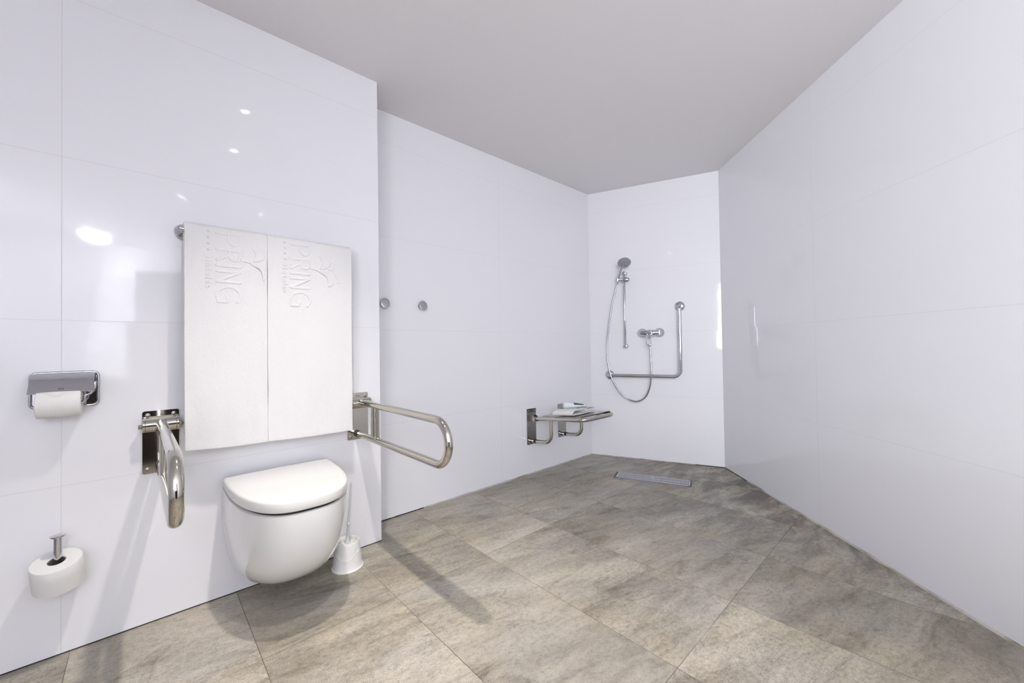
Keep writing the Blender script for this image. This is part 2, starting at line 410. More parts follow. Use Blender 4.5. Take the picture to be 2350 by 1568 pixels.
# recessed ceiling spots above the frame; their lenses are mirrored by the glossy tiles
LENS = bpy.data.materials.new('lit_spot_lens'); LENS.use_nodes = True; lb = LENS.node_tree.nodes['Principled BSDF']
lb.inputs['Emission Color'].default_value = (1, .96, .9, 1); lb.inputs['Emission Strength'].default_value = 14
for k_, (x, y, e) in enumerate(SPOTS):
    g = thing('recessed_spotlight', ['recessed ceiling spotlight above the toilet', 'recessed ceiling spotlight just right of the one above the toilet', 'recessed ceiling spotlight above the dark vanity cabinet', 'recessed ceiling spotlight nearest the diagonal wall'][k_], 'ceiling light', (x, y, H), 'recessed ceiling spotlights')
    bm = NB(); lathe(bm, (x, y, H - .0005), (0, 0, -1), [(0, .026), (0, .042), (.004, .041), (.006, .030), (.004, .026), (0, .026)], 32); obj('trim_ring', bm, CHROME, g)
    bm = NB(); lathe(bm, (x, y, H - .0005), (0, 0, -1), [(0, .025), (.003, .025), (.008, .020), (.010, .012), (.011, 0)], 28); obj('lens', bm, LENS, g)

# ---------------------------------------------------------------- folding grab bars beside the toilet
def roca_text(parent, o, ux, uz, size, txt='Roca', m=PRINT, name='engraved_mark', lift=.0004):
    cu = bpy.data.curves.new('t', 'FONT'); cu.body = txt; cu.size = size; cu.extrude = .0003; cu.align_x = 'CENTER'; cu.align_y = 'CENTER'
    to = bpy.data.objects.new('t', cu); C.objects.link(to)
    dg = bpy.context.evaluated_depsgraph_get(); dg.update()
    me = bpy.data.meshes.new_from_object(to.evaluated_get(dg)); bpy.data.objects.remove(to)
    ux, uz = Vector(ux).normalized(), Vector(uz).normalized(); un = ux.cross(uz)
    bm = NB(); bm.from_mesh(me); bpy.data.meshes.remove(me)
    for v in bm.verts: v.co = Vector(o) + ux * v.co.x + uz * v.co.y + un * (v.co.z + lift)
    return obj(name, bm, m, parent, smooth=False)
def screw(parent, p, ax, r=.006, name='screw'):
    bm = NB(); ax = Vector(ax); lathe(bm, p, ax, [(-.001, 0), (-.001, r*1.35), (.0012, r*1.35), (.0018, r), (.0045, r*.95), (.006, r*.6), (.0062, 0)], 18)
    return obj(name, bm, STEELB, parent)
def grab_bar(yc, label, dy=0.0, xtip=-1.262, lift=0.0):
    g = thing('folding_grab_bar', label, 'grab bar', (A, yc, .60), 'folding grab bars either side of the toilet')
    bm = NB(); poly_prism(bm, [(A + .0005, y, z) for y, z in rrect(yc - .056, yc + .056, .593, .843, .006)], (.004, 0, 0), .001)
    pl = obj('wall_plate', bm, STEEL, g)
    for y, z in ((yc - .040, .826), (yc + .040, .826), (yc - .040, .610), (yc + .040, .610)): screw(pl, (A + .0045, y, z), (1, 0, 0))
    roca_text(pl, (A + .0046, yc, .827), (0, 1, 0), (0, 0, 1), .011)
    # hinge barrel
    bm = NB(); r = .027; xc = A + .034; zc = .790
    lathe(bm, (xc, yc - .055, zc), (0, 1, 0), [(0, 0), (0, r - .002), (.001, r), (.007, r), (.0075, r - .0012), (.0085, r), (.101, r), (.102, r - .0012), (.103, r), (.109, r), (.110, r - .002), (.110, 0)], 40)
    box(bm, (A + .004, yc - .050, zc - .010), (xc, yc + .050, zc + r + .001), .003)
    hb = obj('hinge_barrel', bm, STEEL, g)
    bm = NB(); lathe(bm, (xc, yc - .068, zc - .003), (0, 1, 0), [(0, 0), (0, .0075), (.001, .009), (.012, .009), (.012, 0)], 6); obj('bolt_head', bm, STEELB, hb)
    bm = NB(); lathe(bm, (xc, yc + .055, zc - .003), (0, 1, 0), [(0, 0), (0, .010), (.009, .010), (.011, .006), (.017, .006), (.018, .004), (.018, 0)], 6); obj('lock_nut', bm, STEELB, hb)
    # tube loop
    R = .0165; zu, zl = .796, .622; xt = xtip - R
    def P(x, z): k = (x - A) / (xtip - A); return (x, yc + dy * k, z + lift * k)
    rr = (zu - zl) / 2 - .0008
    path = fillet([P(A + .045, zu), P(xt, zu), P(xt, zl), P(A + .006, zl)], rr, 16)
    bm = NB(); tube(bm, path, R, 28); tb = obj('tube_loop', bm, STEEL, g)
    bm = NB(); tube(bm, [P(A + .205, zu - .004), P(A + .205, zl + .004)], .0125, 24); tube(bm, [P(A + .248, zu - .004), P(A + .248, zl + .004)], .0125, 24)
    obj('brace', bm, STEEL, g)
    bm = NB(); tube(bm, [P(A + .062, zl), P(A + .064, zl)], R + .0006, 28); obj('ring', bm, STEELB, tb)
    bm = NB(); q = path[22]; tube(bm, [P(A + .005, zl), P(A + .026, zl)], R + .0012, 24); obj('rubber_stop', bm, BLACK, tb)
    return g
grab_bar(.837, 'polished steel folding grab bar to the right of the toilet, reaching past the wall edge')
grab_bar(.037, 'polished steel folding grab bar to the left of the toilet, seen nearly end-on', dy=.014, xtip=-1.285, lift=.012)

# ---------------------------------------------------------------- towel rail and the two hanging towels
tr = thing('towel_rail', 'chrome towel rail with round wall flange, hidden under the two hanging towels', 'towel rail', (A, .44, 1.583))
RX, RZ = A + .070, 1.583
bm = NB(); tube(bm, [(RX, .095, RZ), (RX, .770, RZ)], .010, 24, roundcap=True); obj('rail', bm, CHROME, tr)
for y in (.112, .756):
    bm = NB(); lathe(bm, (A + .0003, y, RZ), (1, 0, 0), [(0, 0), (0, .031), (.004, .0335), (.010, .0335), (.018, .029), (.026, .021), (.032, .013), (.040, .0108), (.058, .0105), (.066, .009), (.068, 0)], 36)
    obj('wall_flange', bm, CHROME, tr)

def cloth_x(y, z, rad, seed, zb=.67):
    d = 1 - (z - zb) / (RZ - zb); d = max(0, min(1, d))
    wv = .0075 * noise.noise(Vector((y * 7 + seed, z * 1.6, seed))) * min(1, max(0, d - .42) * 2.4) + .0034 * noise.noise(Vector((y * 22 + seed, z * 4, 1.7))) * min(1, max(0, d - .35) * 3)
    return RX + rad + wv - .004 * d
def hanging_towel(y0, y1, label, zb0, zb1, rad, seed):
    g = thing('bath_towel', label, 'towel', (RX, (y0 + y1) / 2, .66), 'white towels on the rail')
    prof = []                                              # (x offset from the rail, z, front weight)
    zb = 0.0
    nz = 60
    for i in range(nz + 1): prof.append(('f', i / nz))
    for i in range(1, 16): prof.append(('a', i / 16))
    for i in range(30): prof.append(('b', i / 29))
    ny = 40; bm = NB(); grid = []
    for j in range(ny + 1):
        s = j / ny; y = y0 + (y1 - y0) * s; zbt = zb0 + (zb1 - zb0) * s - .003 * math.sin(PI * s); row = []
        for kind, t in prof:
            if kind == 'f':
                z = zbt + (RZ - zbt) * t; d = (1 - t)
                x = cloth_x(y, z, rad, seed, zbt)
                if t < .018: x += .0012 * math.sin(y * 2 * PI / .0075) if .004 < t else .0004
                yy = y + (.0022 * noise.noise(Vector((z * 5, seed, 0))) if j in (0, ny) else 0)
            elif kind == 'a':
                a = PI * t; x = RX + rad * math.cos(a); z = RZ + rad * math.sin(a); yy = y
            else:
                x = RX - rad + .004 * t; z = RZ - (RZ - .74) * t; yy = y
            edge = min(s, 1 - s) * (y1 - y0)
            row.append(bm.verts.new((x, yy, z)))
        grid.append(row)
    for a, b in zip(grid, grid[1:]):
        for k in range(len(prof) - 1): bm.faces.new((a[k], a[k+1], b[k+1], b[k]))
    cl = obj('cloth', bm, TERRY, g, autosmooth=180)
    md = cl.modifiers.new('thick', 'SOLIDIFY'); md.thickness = .009; md.offset = 0
    bv = cl.modifiers.new('bev', 'BEVEL'); bv.width = .0035; bv.segments = 3; bv.limit_method = 'ANGLE'; bv.angle_limit = math.radians(60)
    # folded inner layer of the doubled towel
    bm = NB(); x0 = RX + rad - .013
    box(bm, (x0 - .003, y0 + .006, max(zb0, zb1) + .010), (x0 + .003, y1 - .006, RZ - .01), .0028, 2)
    obj('inner_fold', bm, TERRY, g)
    return g
T1 = hanging_towel(.106, .3972, 'narrower white bath towel on the left of the rail, embossed emblem cut by its edge', .678, .668, .026, 1.3)
T2 = hanging_towel(.3978, .776, 'wider white bath towel on the right of the rail, whole embossed emblem showing', .668, .662, .025, 5.2)

# embossed lettering and emblem: quilted relief strokes lying on the cloth
def relief(parent, strokes, mapf, r, name, flat=.27):
    bm = NB()
    for st in strokes:
        rr = r
        if isinstance(st, dict): rr = st.get('r', r); st = st['p']
        pts = [mapf(*p) for p in st]
        if len(pts) > 2: pts = catmull(pts, 6)
        if isinstance(rr, (list, tuple)):
            n = len(pts); m_ = len(rr); rl = []
            for i in range(n):
                t = i / (n - 1) * (m_ - 1); a = int(min(t, m_ - 2)); rl.append(rr[a] + (rr[a+1] - rr[a]) * (t - a))
            tube(bm, pts, rl, 12, True, (Vector((1, 0, 0)), flat))
        else: tube(bm, pts, rr, 12, True, (Vector((1, 0, 0)), flat), roundcap=True)
    return obj(name, bm, TERRY, parent, autosmooth=80)
# stroke coordinates: a = height across the letter (0 foot .. 1 head), b = distance down the text line, in letter heights
LET = [
 ('P', [[(0, 0), (1, 0)], [(1, .04), (1, .32), (.93, .50), (.75, .58), (.57, .50), (.50, .32), (.50, .08)]]),
 ('R', [[(0, 0), (1, 0)], [(1, .04), (1, .30), (.93, .46), (.76, .53), (.60, .46), (.53, .30), (.53, .08)], [(.50, .26), (0, .56)]]),
 ('I', [[(0, 0), (1, 0)]]),
 ('N', [[(0, 0), (1, 0)], [(1, 0), (0, .56)], [(0, .56), (1, .56)]]),
 ('G', [[(.88, .78), (.99, .62), (1.02, .42), (.94, .18), (.74, .02), (.5, -.03), (.26, .02), (.06, .18), (-.02, .42), (.02, .66), (.04, .78)], [(.04, .78), (.42, .78)], [(.42, .78), (.42, .50)]]),
]
def lettering(parent, ytop, ybase, ztop, zend, rad, seed):
    hgt = ytop - ybase
    tot = sum(w_ for w_ in (.58, .58, 0, .56, .80)) + .29 * 4
    sc = (ztop - zend) / tot
    b = 0.0; strokes = []
    for (ch, st), w_ in zip(LET, (.58, .56, 0, .56, .80)):
        for s in st: strokes.append([(a, b + c) for a, c in s])
        b += w_ + .30
    f = lambda a, c: (cloth_x(ybase + hgt * a, ztop - sc * c, rad, seed) + .0052, ybase + hgt * a, ztop - sc * c)
    relief(parent, strokes, f, .0062, 'embossed_lettering')
def small_line(parent, yc, ztop, zend, xs, size):
    cu = bpy.data.curves.new('t', 'FONT'); cu.body = 'Hoteles'; cu.size = size; cu.extrude = .0004; cu.bevel_depth = .0008; cu.bevel_resolution = 1
    cu.align_x = 'LEFT'; cu.align_y = 'CENTER'; cu.space_character = 1.28
    to = bpy.data.objects.new('t', cu); C.objects.link(to); dg = bpy.context.evaluated_depsgraph_get(); dg.update()
    me = bpy.data.meshes.new_from_object(to.evaluated_get(dg)); bpy.data.objects.remove(to)
    bm = NB(); bm.from_mesh(me); bpy.data.meshes.remove(me)
    L = max(v.co.x for v in bm.verts); zs = ztop - (ztop - zend) * .46; sc = (zs - zend) / L
    for v in bm.verts: v.co = Vector((xs + v.co.z, yc + v.co.y * 1.0, zs - v.co.x * sc))
    obj('embossed_small_line', bm, TERRY, parent, smooth=False)
    bm = NB()
    for k in range(4):                                    # four stars ahead of the word
        zc = ztop - (ztop - zend) * (.04 + .105 * k); c = bm.verts.new((xs + .0036, yc, zc)); ring = []
        for q in range(10):
            r = .0086 if q % 2 == 0 else .0036; a = 2 * PI * q / 10
            ring.append(bm.verts.new((xs, yc + r * math.cos(a), zc + r * math.sin(a))))
        for q in range(10): bm.faces.new((c, ring[q], ring[(q+1) % 10]))
    return obj('embossed_stars', bm, TERRY, parent, smooth=False)
X1 = RX + .026 + .0053; X2 = RX + .025 + .0053
def emblem(parent, rad, seed, yo, clip=None):
    """palm-like emblem; coordinates measured from the right-hand towel, shifted by yo"""
    def cl(p): return (min(p[0] + yo, clip) if clip else p[0] + yo, p[1])
    def X(p): return cloth_x(p.y, p.z, rad, seed) + .0052
    pads = [
      [(.6165, 1.5319), (.6397, 1.5401), (.6648, 1.5254), (.6678, 1.5024), (.655, 1.4808), (.6222, 1.4734), (.6301, 1.4975), (.6256, 1.52)],
      [(.671, 1.5105), (.6839, 1.5112), (.6885, 1.4882), (.6804, 1.4755), (.662, 1.4749), (.672, 1.492)],
      [(.600, 1.4715), (.6454, 1.4696), (.6769, 1.4500), (.688, 1.4243), (.6797, 1.4000), (.6605, 1.3899), (.6610, 1.4147), (.6453, 1.4464), (.625, 1.462)],
      [(.676, 1.4700), (.706, 1.4532), (.7173, 1.4307), (.7139, 1.4134), (.7041, 1.4141), (.7004, 1.4356), (.690, 1.4540)],
    ]
    bm = NB()
    for pd in pads:
        if clip and min(p[0] for p in pd) + yo > clip - .008: continue
        pts = catmull([Vector((0, *cl(p))) for p in pd + pd[:1]], 5)[:-1]
        c = sum(pts, Vector()) / len(pts)
        rings = []
        for s_, h in ((1.0, -.0012), (.985, .0010), (.93, .0019), (.80, .0013), (.5, .0014)):
            q_ = [Vector((0, c.y + (p.y - c.y) * s_, c.z + (p.z - c.z) * s_)) for p in pts]
            rings.append([bm.verts.new((X(p) + h, p.y, p.z)) for p in q_])
        n = len(pts)
        for a, b in zip(rings, rings[1:]):
            for k in range(n): bm.faces.new((a[k], a[(k+1) % n], b[(k+1) % n], b[k]))
        cv = bm.verts.new((X(c) + .0014, c.y, c.z))
        for k in range(n): bm.faces.new((rings[-1][k], rings[-1][(k+1) % n], cv))
    pts = catmull([Vector((X(Vector((0, *cl(p)))), *cl(p))) for p in ((.578, 1.4722), (.600, 1.4695), (.622, 1.4640))], 5)
    tube(bm, pts, .003, 10, True, (Vector((1, 0, 0)), .5), roundcap=True)
    return obj('embossed_emblem', bm, TERRY, parent, autosmooth=80)
lettering(T1, .294, .214, 1.580, 1.290, .026, 1.3)
lettering(T2, .573, .493, 1.580, 1.290, .025, 5.2)
small_line(T1, .184, 1.592, 1.345, X1 - .0006, .030)
small_line(T2, .468, 1.592, 1.348, X2 - .0006, .030)
emblem(T1, .026, 1.3, -.2785, clip=.388)
emblem(T2, .025, 5.2, 0)

# ---------------------------------------------------------------- toilet
TY = .454
def dshape(L, w, z, n=2.5, seg=56, x0=A):
    out = []
    for i in range(seg + 1):
        th = -PI/2 + PI * i / seg; c, s = abs(math.cos(th)), math.sin(th)
        out.append(Vector((x0 + L * c**(2/n), TY + w * math.copysign(abs(s)**(2/n), s), z)))
    return out
def loft(bm, secs, cap0=True, cap1=True):
    rs = [[bm.verts.new(p) for p in s] for s in secs]; n = len(rs[0])
    for a, b in zip(rs, rs[1:]):
        for k in range(n): bm.faces.new((a[k], a[(k+1) % n], b[(k+1) % n], b[k]))
    if cap0: bm.faces.new(rs[0][::-1])
    if cap1: bm.faces.new(rs[-1])
    return bm
t = thing('toilet', 'white wall-hung toilet with closed rounded lid below the towels', 'toilet', (A, TY, .095))
def bowl_sec(z, ZB=.092, ZT=.468):
    h = min(max((z - ZB) / (ZT - ZB), 0), 1); s = (1 - (1 - h)**2.2)**(1/2.2)
    L = .12 + (.538 - .12) * s; w_ = .10 + (.2175 - .10) * (1 - (1 - h)**3.1)**(1/2.6)
    return L, w_, 2.35 + .45 * h
secs = []
for i in range(48):
    h = (i / 47)**1.8; z = .092 + h * (.468 - .092); L, w_, n_ = bowl_sec(z); secs.append(dshape(L, w_, z, n_, x0=A + .001))
secs.insert(0, dshape(.085, .07, .0915, 2.35, x0=A + .001))
secs += [dshape(.5365, .216, .4685, 2.8, x0=A + .001), dshape(.533, .2125, .4705, 2.8, x0=A + .001), dshape(.48, .16, .471, 2.8, x0=A + .001)]
bm = NB(); loft(bm, secs); bowl = obj('bowl', bm, PORC, t, autosmooth=70)
bm = NB(); loft(bm, [dshape(.494, .200, z, 2.8, x0=A + .03) for z in (.4705, .4845)]); obj('seat_shadow_gap', bm, DARK, t)  # near-black slab stands in for the shade between bowl and lid
bm = NB(); x0 = A + .028
loft(bm, [dshape(L - .018, w_ + .004, z, 2.8, x0=x0) for L, w_, z in ((.520, .203, .4825), (.529, .2105, .4832), (.5315, .2130, .486), (.533, .2140, .500), (.533, .2140, .517), (.5315, .2128, .5220), (.5275, .2095, .5255), (.521, .204, .528), (.512, .197, .5292), (.45, .15, .5302), (.20, .05, .531))])
lid = obj('lid', bm, LIDM, t, autosmooth=70)
bm = NB(); box(bm, (A + .008, TY - .10, .474), (A + .03, TY + .10, .512), .006, 3); obj('lid_hinge', bm, LIDM, t)

# ---------------------------------------------------------------- toilet brush in its holder
bx, by = -2.030, .728
bh = thing('toilet_brush_holder', 'white plastic toilet brush holder on the floor to the right of the toilet', 'brush holder', (bx, by, 0))
bm = NB(); lathe(bm, (bx, by, .0005), (0, 0, 1), [(0, 0), (0, .0735), (.004, .0735), (.0055, .0705), (.008, .069), (.030, .0665), (.070, .062), (.110, .0575), (.126, .055), (.1305, .0535), (.131, .051), (.128, .049), (.03, .055), (.02, 0)], 48)
hc = obj('cup', bm, PLAST, bh)
bm = NB(); pts = []
for i in range(60):
    a = -2.2 + 2.9 * i / 59; z = .070 + .016 * math.sin(i / 59 * 2 * PI * 1.25); r = .0622 - (z - .07) * .11 + .0004
    pts.append((bx + r * math.cos(a), by + r * math.sin(a), z))
tube(bm, pts, .0011, 8); obj('wave_relief', bm, LIDM, hc)
br = thing('toilet_brush', 'pale grey handled toilet brush standing in the white holder beside the toilet', 'toilet brush', (bx, by, .03))
top = Vector((bx + .004, by + .020, .412)); bot = Vector((bx, by, .118)); ax = (top - bot)
n_ = ax.length
bm = NB(); lathe(bm, bot, ax, [(0, 0), (0, .0165), (.006, .0158), (.014, .011), (.026, .0072), (.04, .0062), (.088, .0056), (.089, .0085), (.096, .0090), (.100, .0062), (.104, .0058), (n_ * .98, .0046), (n_, .003), (n_, 0)], 24)
obj('handle', bm, PGREY, br)
bm = NB()
for k in range(16):
    a = 2 * PI * k / 16; d = Vector((math.cos(a), math.sin(a), 0)); p = Vector((bx, by, .118))
    tube(bm, [p + d * .004, p + d * .030 + Vector((0, 0, .001)), p + d * .047 - Vector((0, 0, .003))], [.0035, .0026, .0018], 8)
lathe(bm, (bx, by, .045), (0, 0, 1), [(0, 0), (0, .035), (.01, .044), (.060, .045), (.066, .040), (.068, 0)], 28)
obj('bristles', bm, PLAST, br)

# ---------------------------------------------------------------- toilet paper holder with roll
ph = thing('toilet_paper_holder', 'chrome toilet paper holder with sloping cover flap left of the folding grab bar', 'paper holder', (A, -.222, .885))
bm = NB(); poly_prism(bm, [(A + .0005, y, z) for y, z in rrect(-.308, -.137, .884, 1.013, .018, 8)], (.007, 0, 0), .003, 3)
bp = obj('backplate', bm, CHROME, ph)
bm = NB(); cx = [(A + .0075, y, z) for y, z in rrect(-.308 + .003, -.137 - .003, .887, 1.010, .016, 8)]; tube(bm, [Vector(p) for p in cx + cx[:1]], .0046, 10, False); obj('rim', bm, CHROME, bp)
# cover flap: thin curved sheet, hinge along the top
def flap_sec(y):
    P = [(A + .014, 1.006), (A + .022, 1.008), (A + .030, 1.003), (A + .055, .975), (A + .078, .951), (A + .083, .944)]
    return P
bm = NB(); secs = []
prof = [(A + .009, 1.0005), (A + .013, 1.0065), (A + .020, 1.0085), (A + .028, 1.005), (A + .055, .9755), (A + .080, .9480), (A + .0835, .9425), (A + .0815, .9415), (A + .078, .9460), (A + .053, .9735), (A + .027, 1.0025), (A + .020, 1.0055), (A + .014, 1.004), (A + .011, 1.000)]
loft(bm, [[Vector((x, y, z)) for x, z in prof] for y in (-.3020, -.1470)]); obj('cover_flap', bm, CHROME, ph)
fl = C.objects[-1] if False else None
roca_text(ph, (A + .0735, -.226, .9560), (0, 1, 0), (-.68, 0, .73), .0068, 'Roca', PRINT, 'engraved_mark', .0012)
RXc, RZc, RR = A + .056, .9040, .0490
bm = NB(); tube(bm, fillet([(A + .008, -.152, .962), (A + .050, -.152, .958), (A + .054, -.156, .934), (A + .056, -.171, .926), (A + .056, -.1725, RZc), (A + .056, -.285, RZc)], .008, 6), .0048, 14, roundcap=True)
box(bm, (A + .006, -.163, .946), (A + .022, -.144, .974), .004)
obj('roll_arm', bm, CHROME, ph)
rl = thing('toilet_paper_roll', 'toilet paper roll hanging under the chrome cover flap', 'toilet paper', (RXc, -.232, RZc - RR), 'toilet paper rolls on the left wall')
bm = NB(); y0, y1 = -.2835, -.1780
lathe(bm, (RXc, y0, RZc), (0, 1, 0), [(.002, .020), (0, .022), (0, RR - .002), (.002, RR), (.0505, RR + .0006), (y1 - y0 - .002, RR), (y1 - y0, RR - .002), (y1 - y0, .022), (y1 - y0 - .002, .020), (.002, .020)], 56)
for v in bm.verts: v.co.z += .0006 * noise.noise(v.co * 60)
obj('paper', bm, PAPER, rl)
bm = NB()   # folded end of the sheet tucked under the flap
for sgn in (1,):
    a0 = math.radians(62); R2 = RR + .0014
    def pt(y, a, r=R2): return (RXc + r * math.cos(a), y, RZc + r * math.sin(a))
    yc_ = -.236; row = []
    v0 = [bm.verts.new(pt(yc_ + s * .036, math.radians(58))) for s in (-1, 0, 1)]; v1 = bm.verts.new(pt(yc_ + .002, math.radians(30), R2 + .001))
    v2 = [bm.verts.new(pt(yc_ + s * .018, math.radians(44), R2 + .0005)) for s in (-1, 1)]; vc = bm.verts.new(pt(yc_, math.radians(46), R2 + .0012))
    for a, b, c_ in ((v0[0], v2[0], vc), (v0[0], vc, v0[1]), (v0[1], vc, v0[2]), (v0[2], vc, v2[1]), (v2[0], v1, vc), (vc, v1, v2[1])): bm.faces.new((a, b, c_))
obj('folded_end', bm, PAPER, rl)

# spare roll on a vertical post
sx_, sy_ = A + .066, -.234
sp = thing('spare_roll_holder', 'chrome upright post holder low on the left wall, carrying the spare toilet roll', 'roll holder', (A, sy_, .30))
bm = NB(); lathe(bm, (sx_, sy_, .245), (0, 0, 1), [(.02, 0), (.02, .0105), (.196, .0105), (.1965, .0185), (.1985, .0195), (.2015, .0190), (.2025, .015), (.203, 0)], 32); obj('post', bm, CHROME, sp)
bm = NB(); tube(bm, fillet([(A + .002, sy_, .268), (sx_, sy_, .268), (sx_, sy_, .290)], .009), .0075, 18)
lathe(bm, (A + .0003, sy_, .268), (1, 0, 0), [(0, 0), (0, .024), (.005, .024), (.008, .020), (.008, 0)], 28); obj('wall_arm', bm, CHROME, sp)
sr = thing('toilet_paper_roll', 'spare toilet paper roll standing upright on the low chrome post', 'toilet paper', (sx_, sy_, .262), 'toilet paper rolls on the left wall')
RT = Matrix.Translation((sx_, sy_, .320)) @ Matrix.Rotation(math.radians(16), 4, 'Y') @ Matrix.Rotation(math.radians(2), 4, 'X') @ Matrix.Translation((-sx_, -sy_, -.312))
bm = NB(); lathe(bm, (sx_, sy_, .262), (0, 0, 1), [(.002, .022), (0, .024), (0, .0605), (.002, .0630), (.05, .0635), (.094, .0630), (.0965, .0610), (.0965, .0235), (.094, .0215), (.002, .022)], 64)
for v in bm.verts: v.co += Vector((0, 0, .0008 * noise.noise(v.co * 30)))
bmesh.ops.transform(bm, matrix=RT, verts=bm.verts)
obj('paper', bm, PAPER, sr)
bm = NB(); lathe(bm, (sx_, sy_, .264), (0, 0, 1), [(0, .0205), (.0925, .0205), (.0925, .0214), (0, .0214), (0, .0205)], 32); bmesh.ops.transform(bm, matrix=RT, verts=bm.verts)
obj('core', bm, mat('grey_card_core', (.20, .18, .16), .9), sr)

# ---------------------------------------------------------------- robe hooks on the recessed wall
def hook(y, label):
    g = thing('robe_hook', label, 'wall hook', (B, y, 1.367), 'chrome knob hooks on the recessed wall')
    bm = NB(); lathe(bm, (B + .0003, y - .004, 1.366), (1, 0, 0), [(0, 0), (0, .0190), (.003, .0200), (.008, .018), (.014, .012), (.020, .0095), (.028, .0095)], 36); obj('base', bm, CHROME, g)
    bm = NB(); lathe(bm, (B + .026, y, 1.367), Vector((.985, .02, .17)), [(0, 0), (0, .029), (.0015, .0325), (.0035, .0335), (.0055, .0328), (.0066, .0300), (.0070, .024), (.0072, 0)], 44)
    for v in bm.verts: v.co.y = y + (v.co.y - y) * .90
    obj('knob_face', bm, GREYCH, g)
hook(1.100, 'chrome knob hook partly hidden behind the corner edge of the towel wall')
hook(1.368, 'chrome knob hook on the recessed wall, standing free to the right of its twin')

# ---------------------------------------------------------------- folding shower seat
ss = thing('folding_shower_seat', 'polished steel folding shower seat on the recessed wall near the far corner', 'shower seat', (B, 2.61, .25))
ya, yb = 2.410, 2.808; R = .0165
slope = (.521 - .474) / (-1.83 + 2.338)
def Z(x): return .474 + (x + 2.338) * slope
for y in (ya, yb):
    bm = NB(); poly_prism(bm, [(B + .0005, a, b) for a, b in rrect(y - .054, y + .054, .250, .552, .004)], (.005, 0, 0), .001); pl = obj('wall_plate', bm, STEELB, ss)
    for a, b in ((-.036, .535), (.036, .535), (-.036, .398), (.036, .398), (-.036, .266), (.036, .266)): screw(pl, (B + .0055, y + a, b), (1, 0, 0), .005)
    bm = NB()
    box(bm, (B + .0055, y - .024, .444), (B + .020, y + .024, .506), .002)
    for s in (-1, 1):
        pts = [(B + .006, .444), (B + .052, .444), (B + .066, .452), (B + .070, .468), (B + .066, .484), (B + .052, .494), (B + .006, .506)]
        poly_prism(bm, [(x, y + s * .0215 - .0015, z) for x, z in pts], (0, .003, 0))
    hb = obj('hinge_bracket', bm, STEELB, ss)
    bm = NB(); lathe(bm, (B + .052, y - .030, .470), (0, 1, 0), [(0, 0), (0, .009), (.006, .009), (.006, .006), (.054, .006), (.054, .009), (.060, .009), (.060, 0)], 20); obj('pivot_bolt', bm, STEEL, hb)
    # lower support arm
    xr = -2.178; path = fillet([(B + .008, y, .277), (B + .09, y, .283), (xr, y, .298), (xr, y, Z(xr) - .006)], [0, .02, .075, 0], 14)
    bm = NB(); tube(bm, path, .0155, 24); sa = obj('support_arm', bm, STEEL, ss)
    bm = NB(); tube(bm, [(B + .040, y, .2795), (B + .060, y, .281)], .0172, 24); obj('rubber_sleeve', bm, BLACK, sa)
xo = -1.842
bm = NB(); tube(bm, fillet([(B + .050, ya, Z(B + .05)), (xo, ya, Z(xo)), (xo, yb, Z(xo)), (B + .050, yb, Z(B + .05))], .060, 14), R, 26); obj('seat_frame', bm, STEEL, ss)
def Sx(x, dz): return Z(x) + dz
bm = NB(); x0, x1 = -2.285, -1.885; t0 = R + .001
P = []
for x, y in rrect(x0, x1, ya + .002, yb - .002, .012): P.append((x, y, Sx(x, t0 - .004)))
poly_prism(bm, P, (0, 0, .010), .0012); obj('seat_panel', bm, STEELB, ss, autosmooth=30)
bm = NB()
for y in (yb - .03,): lathe(bm, (-1.872, y, Sx(-1.872, R - .002)), (0, 0, 1), [(0, 0), (0, .012), (.004, .012), (.009, .007), (.012, .007), (.012, 0)], 18)
obj('panel_stop', bm, BLACK, ss)

# folded hand towel on the seat
ft = thing('folded_hand_towel', 'small folded white towel lying on the steel shower seat', 'towel', (-2.09, 2.64, Sx(-2.09, R + .008)))
def ribbon(bm, path, x0, x1, th, seed, rot=.0, pc=(-2.06, 2.56)):
    pts = catmull([Vector((0, y, z)) for y, z in path], 7); n = len(pts); nx_ = 16
    nr = []
    for i in range(n):
        d = (pts[min(i+1, n-1)] - pts[max(i-1, 0)]).normalized(); nr.append(Vector((0, -d.z, d.y)))
    ring = []
    for i in range(n): ring.append((pts[i], nr[i], th / 2 * (1 if 1 < i < n - 2 else .55)))
    loop = [(p, q, r) for p, q, r in ring] + [(p, -q, r) for p, q, r in reversed(ring)]
    rows = []
    for k in range(nx_ + 1):
        u = k / nx_; e = 1 - .75 * max(0, abs(u * 2 - 1) - .93) / .07; row = []
        for p, q, r in loop:
            wob = .010 * noise.noise(Vector((p.y * 6, p.z * 40, seed))) if k in (0, nx_) else .010 * noise.noise(Vector((p.y * 6, p.z * 40, seed)))
            X_ = x0 + (x1 - x0) * u + wob
            z = p.z + q.z * r * e + .0025 * noise.noise(Vector((X_ * 20, p.y * 16, seed + p.z * 20)))
            y = p.y + q.y * r * e
            Y_ = pc[1] + y * math.cos(rot) + X_ * math.sin(rot); XX = pc[0] + X_ * math.cos(rot) - y * math.sin(rot)
            row.append(bm.verts.new((XX, Y_, Sx(XX, R + .0095) + max(z, .0005))))
        rows.append(row)
    m_ = len(loop)
    for a, b in zip(rows, rows[1:]):
        for k in range(m_): bm.faces.new((a[k], a[(k+1) % m_], b[(k+1) % m_], b[k]))
    for row in (rows[0], rows[-1]):
        for i in range(n - 1): bm.faces.new((row[i], row[i+1], row[m_ - 2 - i], row[m_ - 1 - i]))
zb = Z(-2.06) + R + .0095
